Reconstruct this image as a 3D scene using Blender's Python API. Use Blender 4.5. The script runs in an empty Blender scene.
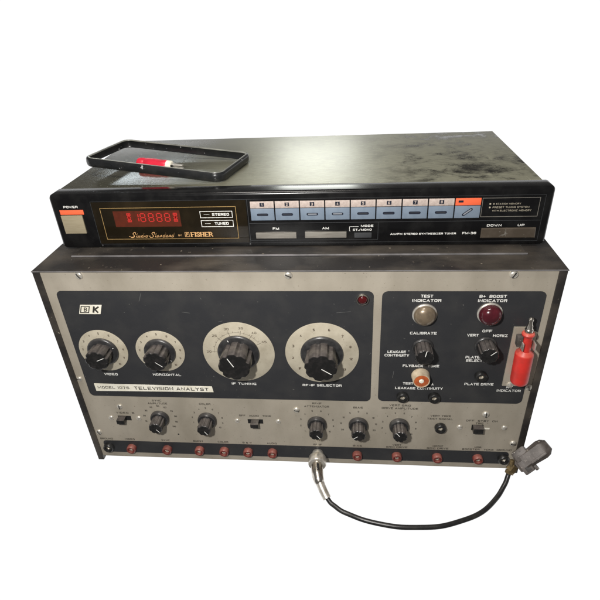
import bpy, bmesh, math, random
from mathutils import Vector, Matrix
random.seed(7)
S = bpy.context.scene
COL = S.collection

# ---------------------------------------------------------------- camera
def make_camera():
    pit, yaw, rol = CAM_ROT
    cp, sp, cy, sy = math.cos(pit), math.sin(pit), math.cos(yaw), math.sin(yaw)
    fwd = Vector((sy*cp, cy*cp, -sp)); right = Vector((cy, -sy, 0)); up = right.cross(fwd)
    c, s = math.cos(rol), math.sin(rol)
    r = right*c + up*s; u = right*(-s) + up*c
    m = Matrix(((r.x, u.x, -fwd.x), (r.y, u.y, -fwd.y), (r.z, u.z, -fwd.z))).to_4x4()
    m.translation = Vector(CAM_LOC)
    cd = bpy.data.cameras.new('camera'); co = bpy.data.objects.new('camera', cd); COL.objects.link(co)
    co.matrix_world = m
    cd.sensor_width = 36; cd.lens = 36*509.68/600; cd.clip_start = 0.01; cd.clip_end = 100
    S.camera = co
CAM_LOC = (0.04969, -0.3666, 0.42344); CAM_ROT = (0.53977, -0.10951, -0.05413)
make_camera()
S.render.resolution_x = S.render.resolution_y = 1024

# ---------------------------------------------------------------- world: white background colour below and behind, dimmed elsewhere to limit light on the front
W = bpy.data.worlds.new("World"); S.world = W; W.use_nodes = True
nt = W.node_tree; nt.nodes.clear()
def wn(t, **k):
    n = nt.nodes.new(t)
    for a, b in k.items(): setattr(n, a, b)
    return n
out = wn('ShaderNodeOutputWorld'); bg = wn('ShaderNodeBackground'); tc = wn('ShaderNodeTexCoord'); sx = wn('ShaderNodeSeparateXYZ')
nt.links.new(tc.outputs['Generated'], sx.inputs[0])
def mr(src, a, b, c, d):
    n = wn('ShaderNodeMapRange'); n.interpolation_type = 'SMOOTHSTEP'
    for i, v in zip((1, 2, 3, 4), (a, b, c, d)): n.inputs[i].default_value = v
    nt.links.new(src, n.inputs[0]); return n.outputs[0]
ml = wn('ShaderNodeMath', operation='MULTIPLY')
nt.links.new(mr(sx.outputs[2], 0.09, 0.15, 1, 0), ml.inputs[0]); nt.links.new(mr(sx.outputs[1], -0.35, -0.08, 0, 1), ml.inputs[1])
mx = wn('ShaderNodeMixRGB'); mx.inputs[1].default_value = (0.13, 0.125, 0.12, 1); mx.inputs[2].default_value = (1.06, 1.06, 1.06, 1)
nt.links.new(ml.outputs[0], mx.inputs[0]); nt.links.new(mx.outputs[0], bg.inputs[0]); bg.inputs[1].default_value = 1.0
nt.links.new(bg.outputs[0], out.inputs[0])

# ---------------------------------------------------------------- lamps
def area(name, loc, target, w, h, power, col):
    l = bpy.data.lights.new(name, 'AREA'); l.shape = 'RECTANGLE'; l.size = w; l.size_y = h; l.energy = power; l.color = col
    o = bpy.data.objects.new(name, l); COL.objects.link(o); o.location = loc
    o.rotation_euler = (Vector(target)-Vector(loc)).to_track_quat('-Z', 'Y').to_euler()
    return o
area('flash_lamp', (-0.055, -0.37, 0.475), (0.0, 0, 0.19), 0.022, 0.022, 3.0, (1, 0.975, 0.94))
area('overhead_lamp', (-0.12, -0.22, 1.25), (0.0, 0.02, 0.2), 0.34, 0.18, 5.6, (1, 0.94, 0.87))
area('ceiling_lamp', (-0.03, 0.95, 0.70), (0.0, 0.13, 0.283), 0.22, 0.52, 2.5, (0.97, 1.0, 0.93))  # unseen lamp added behind to put the sheen on the tuner lid
area('window_lamp', (-0.52, 0.95, 0.60), (-0.13, 0.05, 0.283), 0.24, 0.03, 0.36, (0.85, 0.95, 1.0))  # unseen narrow lamp added for the bluish highlight along the fascia top
S.view_settings.view_transform = 'Standard'; S.view_settings.look = 'None'
S.view_settings.exposure = 0.0; S.view_settings.gamma = 1.0
S.render.engine = 'CYCLES'

# ---------------------------------------------------------------- materials
def nodes(m): return m.node_tree.nodes, m.node_tree.links
def mat(name, base, rough=0.5, metal=0.0, col2=None, scale=60, lo=0.45, hi=0.7, stretch=(1, 1, 1), bump=0.0, bscale=400,
        coat=0.0, spec=0.5, speck=None, speck_scale=300, speck_amt=0.68, rough2=None, dust=None, dust_amt=0.5, emit=None, detail=6):
    m = bpy.data.materials.new(name); m.use_nodes = True
    N, L = nodes(m); b = N['Principled BSDF']
    b.inputs['Roughness'].default_value = rough; b.inputs['Metallic'].default_value = metal
    b.inputs['Coat Weight'].default_value = coat; b.inputs['Coat Roughness'].default_value = 0.08
    b.inputs['Specular IOR Level'].default_value = spec
    b.inputs['Base Color'].default_value = (*base, 1)
    if emit: b.inputs['Emission Color'].default_value = (*emit[0], 1); b.inputs['Emission Strength'].default_value = emit[1]
    tcn = N.new('ShaderNodeTexCoord'); mp = N.new('ShaderNodeMapping'); mp.inputs['Scale'].default_value = stretch
    L.new(tcn.outputs['Object'], mp.inputs[0])
    cur = None
    def noise(sc, det=detail, vec=mp.outputs[0], rg=0.55):
        n = N.new('ShaderNodeTexNoise'); n.inputs['Scale'].default_value = sc; n.inputs['Detail'].default_value = det
        n.inputs['Roughness'].default_value = rg
        L.new(vec, n.inputs['Vector']); return n.outputs[0]
    def ramp(src, a, c):
        r = N.new('ShaderNodeMapRange'); r.inputs[1].default_value = a; r.inputs[2].default_value = c
        L.new(src, r.inputs[0]); return r.outputs[0]
    def mix(f, A, B):
        x = N.new('ShaderNodeMixRGB'); L.new(f, x.inputs[0])
        for i, v in ((1, A), (2, B)):
            if isinstance(v, tuple): x.inputs[i].default_value = (*v, 1)
            else: L.new(v, x.inputs[i])
        return x.outputs[0]
    if col2:
        f = ramp(noise(scale), lo, hi); cur = mix(f, base, col2)
        if rough2 is not None:
            rr = N.new('ShaderNodeMapRange'); L.new(f, rr.inputs[0]); rr.inputs[3].default_value = rough; rr.inputs[4].default_value = rough2
            L.new(rr.outputs[0], b.inputs['Roughness'])
    if speck:
        f = ramp(noise(speck_scale, 2, tcn.outputs['Object']), speck_amt, speck_amt+0.05); cur = mix(f, cur or base, speck)
    if dust:
        g = N.new('ShaderNodeNewGeometry'); s = N.new('ShaderNodeSeparateXYZ'); L.new(g.outputs['Normal'], s.inputs[0])
        up = ramp(s.outputs[2], 0.15, 0.95)
        nn = ramp(noise(260, 5, tcn.outputs['Object']), 0.05, 0.6)
        mu = N.new('ShaderNodeMath'); mu.operation = 'MULTIPLY'; L.new(up, mu.inputs[0]); L.new(nn, mu.inputs[1])
        m2 = N.new('ShaderNodeMath'); m2.operation = 'MULTIPLY'; L.new(mu.outputs[0], m2.inputs[0]); m2.inputs[1].default_value = dust_amt
        cur = mix(m2.outputs[0], cur or base, dust)
    if cur is not None: L.new(cur, b.inputs['Base Color'])
    if bump:
        bn = N.new('ShaderNodeBump'); bn.inputs['Strength'].default_value = bump; bn.inputs['Distance'].default_value = 0.0004
        L.new(noise(bscale, 4), bn.inputs['Height']); L.new(bn.outputs[0], b.inputs['Normal'])
    return m

M = {}
M['panel'] = mat('brushed_beige_metal', (0.54, 0.49, 0.405), 0.40, 0.3, (0.37, 0.33, 0.262), 17, 0.36, 0.74, (1.4, 1, 0.8), 0.2, 420, detail=9,
                 speck=(0.30, 0.26, 0.20), speck_scale=520, speck_amt=0.67)
M['charcoal'] = mat('charcoal_paint', (0.025, 0.026, 0.029), 0.5, 0, (0.040, 0.040, 0.040), 35, 0.45, 0.75, (1, 1, 1), 0.1, 700,
                    speck=(0.13, 0.13, 0.12), speck_scale=350, speck_amt=0.72)
M['shell'] = mat('dark_case_paint', (0.020, 0.018, 0.017), 0.42, 0.0, (0.115, 0.098, 0.078), 22, 0.44, 0.80, (0.6, 1, 1), 0.25, 900,
                 speck=(0.22, 0.19, 0.15), speck_scale=260, speck_amt=0.70)
M['cream'] = mat('cream_dial', (0.56, 0.51, 0.40), 0.45, 0.2, (0.42, 0.375, 0.285), 70, 0.4, 0.75, bump=0.15, speck=(0.32, 0.27, 0.19), speck_scale=900, speck_amt=0.68)
M['plate'] = mat('cream_plate', (0.88, 0.85, 0.74), 0.4, 0, (0.76, 0.72, 0.58), 80)
M['white'] = mat('white_ink', (0.86, 0.86, 0.82), 0.6, 0, (0.55, 0.55, 0.52), 500)
M['black_ink'] = mat('black_ink', (0.03, 0.027, 0.022), 0.6, 0, (0.10, 0.085, 0.06), 600, 0.5, 0.8)
M['brown_ink'] = mat('faded_ink', (0.07, 0.05, 0.035), 0.6, 0, (0.20, 0.16, 0.11), 600, 0.45, 0.8)
M['knob'] = mat('black_knob_plastic', (0.010, 0.010, 0.010), 0.27, 0, (0.022, 0.02, 0.02), 200, dust=(0.22, 0.19, 0.175), dust_amt=0.38, bump=0.08, bscale=900)
M['knob_skirt'] = mat('black_skirt_plastic', (0.02, 0.02, 0.021), 0.32, 0, (0.045, 0.045, 0.045), 150, dust=(0.16, 0.145, 0.14), dust_amt=0.22)
M['black'] = mat('black_plastic', (0.012, 0.012, 0.012), 0.35, 0, (0.03, 0.03, 0.03), 200)
M['hole'] = mat('dark_hollow', (0.006, 0.006, 0.006), 0.8)
M['chrome'] = mat('nickel', (0.66, 0.62, 0.56), 0.24, 1.0, (0.45, 0.41, 0.35), 250, 0.45, 0.8, bump=0.1, bscale=800)
M['silver'] = mat('worn_silver', (0.76, 0.73, 0.67), 0.33, 0.7, (0.34, 0.30, 0.23), 160, 0.4, 0.75, bump=0.15, bscale=700)
M['screw'] = mat('screw_zinc', (0.70, 0.67, 0.60), 0.30, 0.6, (0.45, 0.41, 0.35), 400)
M['brass'] = mat('tarnished_brass', (0.26, 0.19, 0.09), 0.42, 0.8, (0.12, 0.09, 0.05), 200, 0.4, 0.7, bump=0.2)
M['red_jack'] = mat('red_jack_plastic', (0.19, 0.033, 0.026), 0.36, 0, (0.11, 0.02, 0.017), 160, dust=(0.40, 0.20, 0.16), dust_amt=0.5)
M['red'] = mat('red_probe_plastic', (0.60, 0.030, 0.022), 0.45, 0, (0.42, 0.03, 0.022), 90, 0.42, 0.7, dust=(0.72, 0.28, 0.20), dust_amt=0.45, speck=(0.4, 0.1, 0.07), speck_scale=300, speck_amt=0.7)
M['clip_red'] = mat('red_vinyl', (0.72, 0.02, 0.055), 0.35, 0, (0.55, 0.02, 0.04), 120)
M['scratch'] = mat('scratch_grey', (0.16, 0.16, 0.155), 0.5)
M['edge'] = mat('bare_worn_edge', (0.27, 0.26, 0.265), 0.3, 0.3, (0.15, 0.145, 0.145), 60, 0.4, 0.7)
M['lens_red'] = mat('dark_red_lens', (0.055, 0.005, 0.010), 0.18, 0, (0.085, 0.009, 0.016), 150, coat=0.5)
M['lens_small'] = mat('ruby_lens', (0.065, 0.003, 0.004), 0.14, 0, coat=0.6)
M['lens_amber'] = mat('cloudy_amber_lens', (0.20, 0.155, 0.105), 0.30, 0.3, (0.13, 0.10, 0.07), 160, coat=0.4)
M['orange'] = mat('orange_insert', (0.52, 0.12, 0.03), 0.35, 0, (0.36, 0.08, 0.03), 300)
M['bone'] = mat('yellowed_plastic', (0.60, 0.50, 0.36), 0.38, 0, (0.42, 0.33, 0.22), 200, coat=0.2)
M['face'] = mat('gloss_black_fascia', (0.0045, 0.0045, 0.005), 0.20, 0, (0.012, 0.012, 0.012), 60, spec=0.35, speck=(0.06, 0.06, 0.055), speck_scale=420, speck_amt=0.76)
M['window'] = mat('smoked_window', (0.011, 0.008, 0.004), 0.12, 0, (0.020, 0.014, 0.007), 40, spec=0.35)
M['groove'] = mat('fascia_edge_line', (0.045, 0.047, 0.05), 0.3)
M['gold'] = mat('gold_ink', (0.52, 0.34, 0.13), 0.4, 0.3, (0.40, 0.26, 0.11), 400)
M['gold_text'] = mat('gold_lettering', (0.72, 0.42, 0.18), 0.5, 0.1, (0.52, 0.30, 0.12), 500)
M['display'] = mat('display_red_filter', (0.085, 0.017, 0.008), 0.3, 0, (0.06, 0.014, 0.007), 200, emit=((0.5, 0.05, 0.02), 0.025))
M['digit'] = mat('display_digit', (0.42, 0.022, 0.018), 0.4, 0, emit=((1, 0.05, 0.04), 0.10))
M['key_blue'] = mat('blue_grey_key', (0.19, 0.24, 0.305), 0.4, 0, (0.15, 0.195, 0.255), 120)
M['key_pink'] = mat('pale_pink_tab', (0.56, 0.47, 0.42), 0.45, 0, (0.44, 0.36, 0.32), 500, 0.4, 0.7)
M['key_orange'] = mat('orange_tab', (0.90, 0.15, 0.06), 0.45)
M['key_mark'] = mat('navy_mark', (0.012, 0.016, 0.03), 0.4)
M['key_mark_lit'] = mat('silver_mark', (0.42, 0.45, 0.50), 0.3, 0.4)
M['button'] = mat('satin_button', (0.44, 0.38, 0.26), 0.34, 0.3, (0.38, 0.32, 0.21), 70, stretch=(1, 1, 8), bump=0.05)
M['button_grey'] = mat('grey_satin_button', (0.36, 0.34, 0.30), 0.34, 0.5, (0.26, 0.24, 0.21), 70, stretch=(1, 1, 8))
M['rocker'] = mat('bronze_rocker', (0.10, 0.08, 0.06), 0.35, 0.4, (0.14, 0.115, 0.09), 90, speck=(0.22, 0.2, 0.17), speck_scale=300, speck_amt=0.68)
M['rubber'] = mat('black_bumper_rubber', (0.012, 0.013, 0.014), 0.28, 0, (0.022, 0.022, 0.022), 100, bump=0.15, bscale=350, speck=(0.35, 0.36, 0.36), speck_scale=230, speck_amt=0.70)
M['lip'] = mat('grey_inner_lip', (0.30, 0.305, 0.27), 0.3, 0, (0.12, 0.12, 0.11), 40, 0.4, 0.7)
M['cable'] = mat('black_cable_jacket', (0.013, 0.013, 0.014), 0.32, 0, (0.03, 0.03, 0.028), 120)
M['grey_plug'] = mat('dirty_grey_plastic', (0.115, 0.10, 0.092), 0.5, 0.1, (0.06, 0.05, 0.044), 110, 0.4, 0.65, bump=0.3, bscale=500, speck=(0.36, 0.33, 0.29), speck_scale=380, speck_amt=0.67)
M['grey_plug_dark'] = mat('plug_recess', (0.03, 0.026, 0.024), 0.6)

def tuner_top():
    m = bpy.data.materials.new('dusty_dark_case_lid'); m.use_nodes = True; N, L = nodes(m); b = N['Principled BSDF']
    tcn = N.new('ShaderNodeTexCoord')
    def no(sc, det, st=(1, 1, 1), rg=0.55, dist=0.0):
        mp = N.new('ShaderNodeMapping'); mp.inputs['Scale'].default_value = st; L.new(tcn.outputs['Object'], mp.inputs[0])
        n = N.new('ShaderNodeTexNoise'); n.inputs['Scale'].default_value = sc; n.inputs['Detail'].default_value = det
        n.inputs['Roughness'].default_value = rg; n.inputs['Distortion'].default_value = dist; L.new(mp.outputs[0], n.inputs[0]); return n.outputs[0]
    def ramp(src, a, c, d=0, e=1):
        r = N.new('ShaderNodeMapRange'); r.interpolation_type = 'SMOOTHSTEP'
        for i, v in zip((1, 2, 3, 4), (a, c, d, e)): r.inputs[i].default_value = v
        L.new(src, r.inputs[0]); return r.outputs[0]
    def ma(op, A, B):
        x = N.new('ShaderNodeMath'); x.operation = op; x.use_clamp = True
        for i, v in ((0, A), (1, B)):
            if isinstance(v, float): x.inputs[i].default_value = v
            else: L.new(v, x.inputs[i])
        return x.outputs[0]
    s = N.new('ShaderNodeSeparateXYZ'); L.new(tcn.outputs['Object'], s.inputs[0])
    film = ramp(s.outputs[0], -0.17, 0.0, 0.20, 0.84)                    # dust film lies thicker from the middle rightwards
    cloud = ramp(no(26, 12, (1, 1.2, 1), 0.74, 0.25), 0.38, 0.56)
    smud = ramp(no(60, 10, (1, 1.2, 1), 0.75, 0.2), 0.53, 0.62)
    grain = ramp(no(900, 2, (0.15, 1, 1)), 0.3, 0.7, 0.75, 1.0)
    right = ramp(s.outputs[0], 0.05, 0.15)
    patch = ma('SUBTRACT', 1.0, ma('MULTIPLY', ma('SUBTRACT', 1.0, cloud), ma('ADD', ma('MULTIPLY', right, 0.75), 0.18)))
    amt = ma('MULTIPLY', ma('MULTIPLY', film, patch), grain)
    amt = ma('SUBTRACT', amt, ma('MULTIPLY', ma('MULTIPLY', smud, right), 0.30))
    spk = ramp(no(520, 2), 0.66, 0.71)
    amt = ma('ADD', amt, ma('MULTIPLY', spk, 0.35))
    streak = ramp(no(45, 4, (3.0, 0.35, 1), 0.6, 0.4), 0.62, 0.72)
    amt = ma('ADD', amt, ma('MULTIPLY', ma('MULTIPLY', streak, right), 0.22))
    x = N.new('ShaderNodeMixRGB'); L.new(amt, x.inputs[0]); x.inputs[1].default_value = (0.013, 0.012, 0.009, 1); x.inputs[2].default_value = (0.31, 0.305, 0.225, 1)
    L.new(x.outputs[0], b.inputs['Base Color'])
    r = ramp(amt, 0.0, 0.6, 0.17, 0.38); L.new(r, b.inputs['Roughness']); b.inputs['Metallic'].default_value = 0.15
    bn = N.new('ShaderNodeBump'); bn.inputs['Strength'].default_value = 0.10; bn.inputs['Distance'].default_value = 0.0003
    L.new(no(700, 3, (0.2, 1, 1)), bn.inputs['Height']); L.new(bn.outputs[0], b.inputs['Normal'])
    return m
M['tuner_top'] = tuner_top()

# ---------------------------------------------------------------- mesh helpers (millimetres in, metres out)

# squared, wide stroke lettering: polylines on a 4 x 6 cell
_O = [(0.8, 0), (3.2, 0), (4, .8), (4, 5.2), (3.2, 6), (.8, 6), (0, 5.2), (0, .8), (.8, 0)]
GLY = {'A': [[(0, 0), (2.2, 6), (4.4, 0)], [(0.8, 1.8), (3.6, 1.8)]],
 'B': [[(0, 0), (0, 6), (3.1, 6), (3.7, 5.4), (3.7, 3.7), (3.1, 3.1), (0, 3.1)], [(3.1, 3.1), (4, 2.4), (4, .7), (3.3, 0), (0, 0)]],
 'C': [[(4, 6), (.8, 6), (0, 5.2), (0, .8), (.8, 0), (4, 0)]],
 'D': [[(0, 0), (0, 6), (3.2, 6), (4, 5.2), (4, .8), (3.2, 0), (0, 0)]], 'E': [[(4, 6), (0, 6), (0, 0), (4, 0)], [(0, 3), (3.4, 3)]],
 'F': [[(4, 6), (0, 6), (0, 0)], [(0, 3), (3.4, 3)]], 'G': [[(4, 6), (.8, 6), (0, 5.2), (0, .8), (.8, 0), (4, 0), (4, 2.8), (2.2, 2.8)]],
 'H': [[(0, 0), (0, 6)], [(4, 0), (4, 6)], [(0, 3), (4, 3)]], 'I': [[(0, 0), (0, 6)]], 'J': [[(0, 1.6), (0, .8), (.8, 0), (2.6, 0), (3.4, .8), (3.4, 6)]],
 'K': [[(0, 0), (0, 6)], [(4, 6), (.9, 3.1), (4, 0)], [(0, 3.1), (.9, 3.1)]], 'L': [[(0, 6), (0, 0), (3.8, 0)]],
 'M': [[(0, 0), (0, 6), (2.8, .6), (5.6, 6), (5.6, 0)]], 'N': [[(0, 0), (0, 6), (4, 0), (4, 6)]], 'O': [_O], 'P': [[(0, 0), (0, 6), (3.2, 6), (4, 5.2), (4, 3.5), (3.2, 2.7), (0, 2.7)]],
 'R': [[(0, 0), (0, 6), (3.2, 6), (4, 5.2), (4, 3.6), (3.2, 2.8), (0, 2.8)], [(2.6, 2.8), (4, 0)]],
 'S': [[(4, 6), (.8, 6), (0, 5.2), (0, 3.8), (.8, 3.1), (3.2, 3.1), (4, 2.4), (4, .8), (3.2, 0), (0, 0)]],
 'T': [[(0, 6), (4, 6)], [(2, 6), (2, 0)]], 'U': [[(0, 6), (0, .8), (.8, 0), (3.2, 0), (4, .8), (4, 6)]], 'V': [[(0, 6), (2, 0), (4, 6)]],
 'W': [[(0, 6), (1.2, 0), (2.5, 4.8), (3.8, 0), (5, 6)]], 'X': [[(0, 0), (4, 6)], [(0, 6), (4, 0)]], 'Y': [[(0, 6), (2, 3), (4, 6)], [(2, 3), (2, 0)]], 'Z': [[(0, 6), (4, 6), (0, 0), (4, 0)]],
 '0': [_O], '1': [[(0, 4.8), (1.4, 6), (1.4, 0)]], '2': [[(0, 6), (3.2, 6), (4, 5.2), (4, 3.8), (0, .9), (0, 0), (4, 0)]],
 '3': [[(0, 6), (3.2, 6), (4, 5.2), (4, 3.7), (3.2, 3.1), (1.2, 3.1)], [(3.2, 3.1), (4, 2.4), (4, .8), (3.2, 0), (0, 0)]],
 '4': [[(3, 0), (3, 6), (0, 1.8), (4.2, 1.8)]], '5': [[(3.9, 6), (0, 6), (0, 3.4), (3.2, 3.4), (4, 2.7), (4, .8), (3.2, 0), (0, 0)]],
 '6': [[(3.8, 6), (.8, 6), (0, 5.2), (0, .8), (.8, 0), (3.2, 0), (4, .8), (4, 2.7), (3.2, 3.4), (0, 3.4)]], '7': [[(0, 6), (4, 6), (1.4, 0)]],
 '8': [_O, [(0, 3.1), (4, 3.1)]], '9': [[(.2, 0), (3.2, 0), (4, .8), (4, 5.2), (3.2, 6), (.8, 6), (0, 5.2), (0, 3.6), (.8, 2.9), (4, 2.9)]],
 '-': [[(0, 2.8), (2.2, 2.8)]], '+': [[(0, 2.8), (3, 2.8)], [(1.5, 1.2), (1.5, 4.4)]], '.': [[(0, 0), (0, .7)]], '/': [[(0, 0), (2.6, 6)]], '&': [[(4, 0), (.6, 4.4), (.6, 5.4), (1.4, 6), (2.4, 6), (3, 5.3), (3, 4.4), (0, 1.8), (0, .8), (.8, 0), (2.6, 0), (4, 2)]]}
def stroke_layout(st):
    x = 0; L = []
    for ch in st:
        if ch == ' ': x += 3.0; continue
        g = GLY[ch]; w = max(p[0] for q in g for p in q); L.append((x, g)); x += w+2.3
    return L, x-2.3
class MB:
    def __init__(s): s.bm = bmesh.new()
    def V(s, p): return s.bm.verts.new((p[0]/1000, p[1]/1000, p[2]/1000))
    def box(s, x0, x1, y0, y1, z0, z1, bev=0, seg=2):
        vs = [s.V((x, y, z)) for x in (x0, x1) for y in (y0, y1) for z in (z0, z1)]
        fs = [(0, 1, 3, 2), (4, 6, 7, 5), (0, 4, 5, 1), (2, 3, 7, 6), (0, 2, 6, 4), (1, 5, 7, 3)]
        F = [s.bm.faces.new([vs[i] for i in f]) for f in fs]
        if bev:
            es = {e for f in F for e in f.edges}
            bmesh.ops.bevel(s.bm, geom=list(es), offset=bev/1000, segments=seg, profile=0.6, affect='EDGES')
        return s
    def loft(s, rings, cap0=True, cap1=True):
        R = [[s.V(p) for p in r] for r in rings]; n = len(R[0])
        for a, b in zip(R, R[1:]):
            for i in range(n): s.bm.faces.new((a[i], a[(i+1) % n], b[(i+1) % n], b[i]))
        if cap0: s.bm.faces.new(R[0][::-1])
        if cap1: s.bm.faces.new(R[-1])
        return s
    def lathe(s, prof, cx=0, cz=0, n=40, rf=None, cap0=True, cap1=True):
        """prof: (radius, depth towards the viewer) pairs round an axis along -Y"""
        rings = []
        for (r, d) in prof:
            rings.append([(cx+r*(rf(2*math.pi*i/n, d) if rf else 1)*math.cos(2*math.pi*i/n), -d,
                           cz+r*(rf(2*math.pi*i/n, d) if rf else 1)*math.sin(2*math.pi*i/n)) for i in range(n)])
        return s.loft(rings, cap0, cap1)
    def prism(s, poly, d0, d1):                     # polygon in XZ, depth d0..d1 towards the viewer
        return s.loft([[(x, -d0, z) for x, z in poly], [(x, -d1, z) for x, z in poly]])
    def tube(s, pts, rad, n=14):
        pts = [Vector(p) for p in pts]; rings = []; up = Vector((0, 0, 1))
        rads = rad if isinstance(rad, (list, tuple)) else [rad]*len(pts)
        prev = None
        for i, p in enumerate(pts):
            t = (pts[min(i+1, len(pts)-1)]-pts[max(i-1, 0)])
            if t.length < 1e-6: t = prev_t
            t = t.normalized(); prev_t = t
            a = up.cross(t) if prev is None else (prev - t*prev.dot(t))
            if a.length < 1e-4: a = Vector((1, 0, 0)).cross(t)
            a.normalize(); b = t.cross(a); prev = a
            rings.append([tuple(p+(a*math.cos(2*math.pi*k/n)+b*math.sin(2*math.pi*k/n))*rads[i]) for k in range(n)])
        return s.loft(rings)
    def stroke(s, pts, w, d):                       # mitred pen stroke, square ends
        n = len(pts); L, R = [], []; closed = pts[0] == pts[-1]
        for i, (x, z) in enumerate(pts):
            def dr(a, b):
                v = (b[0]-a[0], b[1]-a[1]); l = math.hypot(*v) or 1; return (v[0]/l, v[1]/l)
            d0 = dr(pts[i-1], pts[i]) if i else (dr(pts[-2], pts[0]) if closed else None)
            d1 = dr(pts[i], pts[i+1]) if i < n-1 else (dr(pts[0], pts[1]) if closed else None)
            e = 0.0
            if d0 is None: d0 = d1; e = -0.0
            if d1 is None: d1 = d0
            n0 = (-d0[1], d0[0]); n1 = (-d1[1], d1[0]); m = (n0[0]+n1[0], n0[1]+n1[1]); l = math.hypot(*m) or 1; m = (m[0]/l, m[1]/l)
            k = min(1/max(m[0]*n0[0]+m[1]*n0[1], 0.45), 1.7)*w/2
            if not closed and i == 0: x -= d1[0]*w*0.45; z -= d1[1]*w*0.45
            if not closed and i == n-1: x += d0[0]*w*0.45; z += d0[1]*w*0.45
            dd = d+0.003*i; L.append(s.V((x+m[0]*k, -dd, z+m[1]*k))); R.append(s.V((x-m[0]*k, -dd, z-m[1]*k)))
        for i in range(n-1): s.bm.faces.new((L[i], L[i+1], R[i+1], R[i]))
        return s
    def word(s, st, cx, cz, h, w=None, bold=0.045, d=0.0, align='C'):
        L, tot = stroke_layout(st); th = h*(0.14+bold*1.6); hh = h-th
        ky = hh/6; kx = ((w-th)/tot) if (w and tot > 0.1) else ky*0.86
        x0 = cx-tot*kx/2 if align == 'C' else cx+th/2
        th = min(th, 1.9*kx) if (w and tot > 0.1) else th
        j = 0
        for gx, g in L:
            for q in g:
                s.stroke([(x0+(gx+x)*kx, cz-hh/2+z*ky) for x, z in q], th, d+0.04*(j % 3)); j += 1
        return s
    def strip(s, pts, w, d):                        # flat pen stroke in XZ at depth d
        L, R = [], []
        for i, (x, z) in enumerate(pts):
            a = pts[max(i-1, 0)]; b = pts[min(i+1, len(pts)-1)]
            dx, dz = b[0]-a[0], b[1]-a[1]; l = math.hypot(dx, dz) or 1
            nx, nz = -dz/l*w/2, dx/l*w/2
            L.append(s.V((x+nx, -d, z+nz))); R.append(s.V((x-nx, -d, z-nz)))
        for i in range(len(pts)-1): s.bm.faces.new((L[i], L[i+1], R[i+1], R[i]))
        return s
    def rectline(s, x0, x1, z0, z1, w, d):          # printed rectangle outline
        for a, b, c, e in ((x0, x1, z0, z0+w), (x0, x1, z1-w, z1), (x0, x0+w, z0+w, z1-w), (x1-w, x1, z0+w, z1-w)):
            s.quad(a, b, c, e, d)
        return s
    def quad(s, x0, x1, z0, z1, d):
        s.bm.faces.new([s.V(p) for p in ((x0, -d, z0), (x1, -d, z0), (x1, -d, z1), (x0, -d, z1))]); return s
    def text(s, st, cx, cz, h, w=None, bold=0.0, d=0.0, align='C', shear=0.0, rot=0.0):
        me = text_mesh(st, bold, shear); xs = [v.co.x for v in me.vertices]
        if not xs: return s
        x0, x1 = min(xs), max(xs); k = h/CAP; kx = (w/(x1-x0)) if w else k
        ox = -(x0+x1)/2 if align == 'C' else -x0
        cr, sr = math.cos(rot), math.sin(rot); vv = []
        for v in me.vertices:
            X = (v.co.x+ox)*kx; Z = (v.co.y-CAP/2)*k
            vv.append(s.V((cx+X*cr-Z*sr, -d, cz+X*sr+Z*cr)))
        for p in me.polygons:
            try: s.bm.faces.new([vv[i] for i in p.vertices])
            except ValueError: pass
        return s
    def mesh(s, name, m, flat=False):
        bmesh.ops.remove_doubles(s.bm, verts=s.bm.verts, dist=1e-7)
        if not flat:
            bmesh.ops.recalc_face_normals(s.bm, faces=s.bm.faces)
            for f in s.bm.faces: f.smooth = True
            for e in s.bm.edges:
                e.smooth = not (len(e.link_faces) == 2 and e.calc_face_angle(0) > math.radians(38))
        me = bpy.data.meshes.new(name); s.bm.to_mesh(me); s.bm.free(); me.materials.append(M[m]); return me
_tc = {}
def text_mesh(st, bold, shear=0.0):
    key = (st, bold, shear)
    if key not in _tc:
        c = bpy.data.curves.new('t', 'FONT'); c.body = st; c.size = 1; c.offset = bold; c.resolution_u = 3; c.shear = shear
        o = bpy.data.objects.new('t', c); COL.objects.link(o)
        dg = bpy.context.evaluated_depsgraph_get(); dg.update()
        _tc[key] = bpy.data.meshes.new_from_object(o.evaluated_get(dg)); bpy.data.objects.remove(o)
    return _tc[key]
_hm = text_mesh('H', 0.0); CAP = max(v.co.y for v in _hm.vertices)-min(v.co.y for v in _hm.vertices)

def link(name, me, parent=None, loc=(0, 0, 0), rot=None, label=None):
    o = bpy.data.objects.new(name, me); COL.objects.link(o)
    if parent: o.parent = parent
    o.location = (loc[0]/1000, loc[1]/1000, loc[2]/1000)
    if rot is not None: o.rotation_euler = rot
    if label: o['label'] = label
    return o
def part(name, mb, m, parent, loc=(0, 0, 0), flat=False, label=None, rot=None): return link(name, mb.mesh(name, m, flat), parent, loc, rot, label)
def thing(name, label, cat, loc=(0, 0, 0), mtx=None):
    o = bpy.data.objects.new(name, None); COL.objects.link(o); o.empty_display_size = 0.01
    if mtx is not None: o.matrix_world = mtx
    else: o.location = (loc[0]/1000, loc[1]/1000, loc[2]/1000)
    o['label'] = label; o['category'] = cat; return o
def rrect(x0, x1, z0, z1, r, n=6):
    P = []
    for cx, cz, a0 in ((x1-r, z1-r, 0), (x0+r, z1-r, 90), (x0+r, z0+r, 180), (x1-r, z0+r, 270)):
        for i in range(n+1):
            a = math.radians(a0+90*i/n); P.append((cx+r*math.cos(a), cz+r*math.sin(a)))
    return P

H = 231.0
# ================================================================= THE TELEVISION ANALYST
A = thing('television_analyst', 'wide beige and charcoal electronic test instrument with many black knobs, standing beneath the black tuner', 'test instrument')
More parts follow.
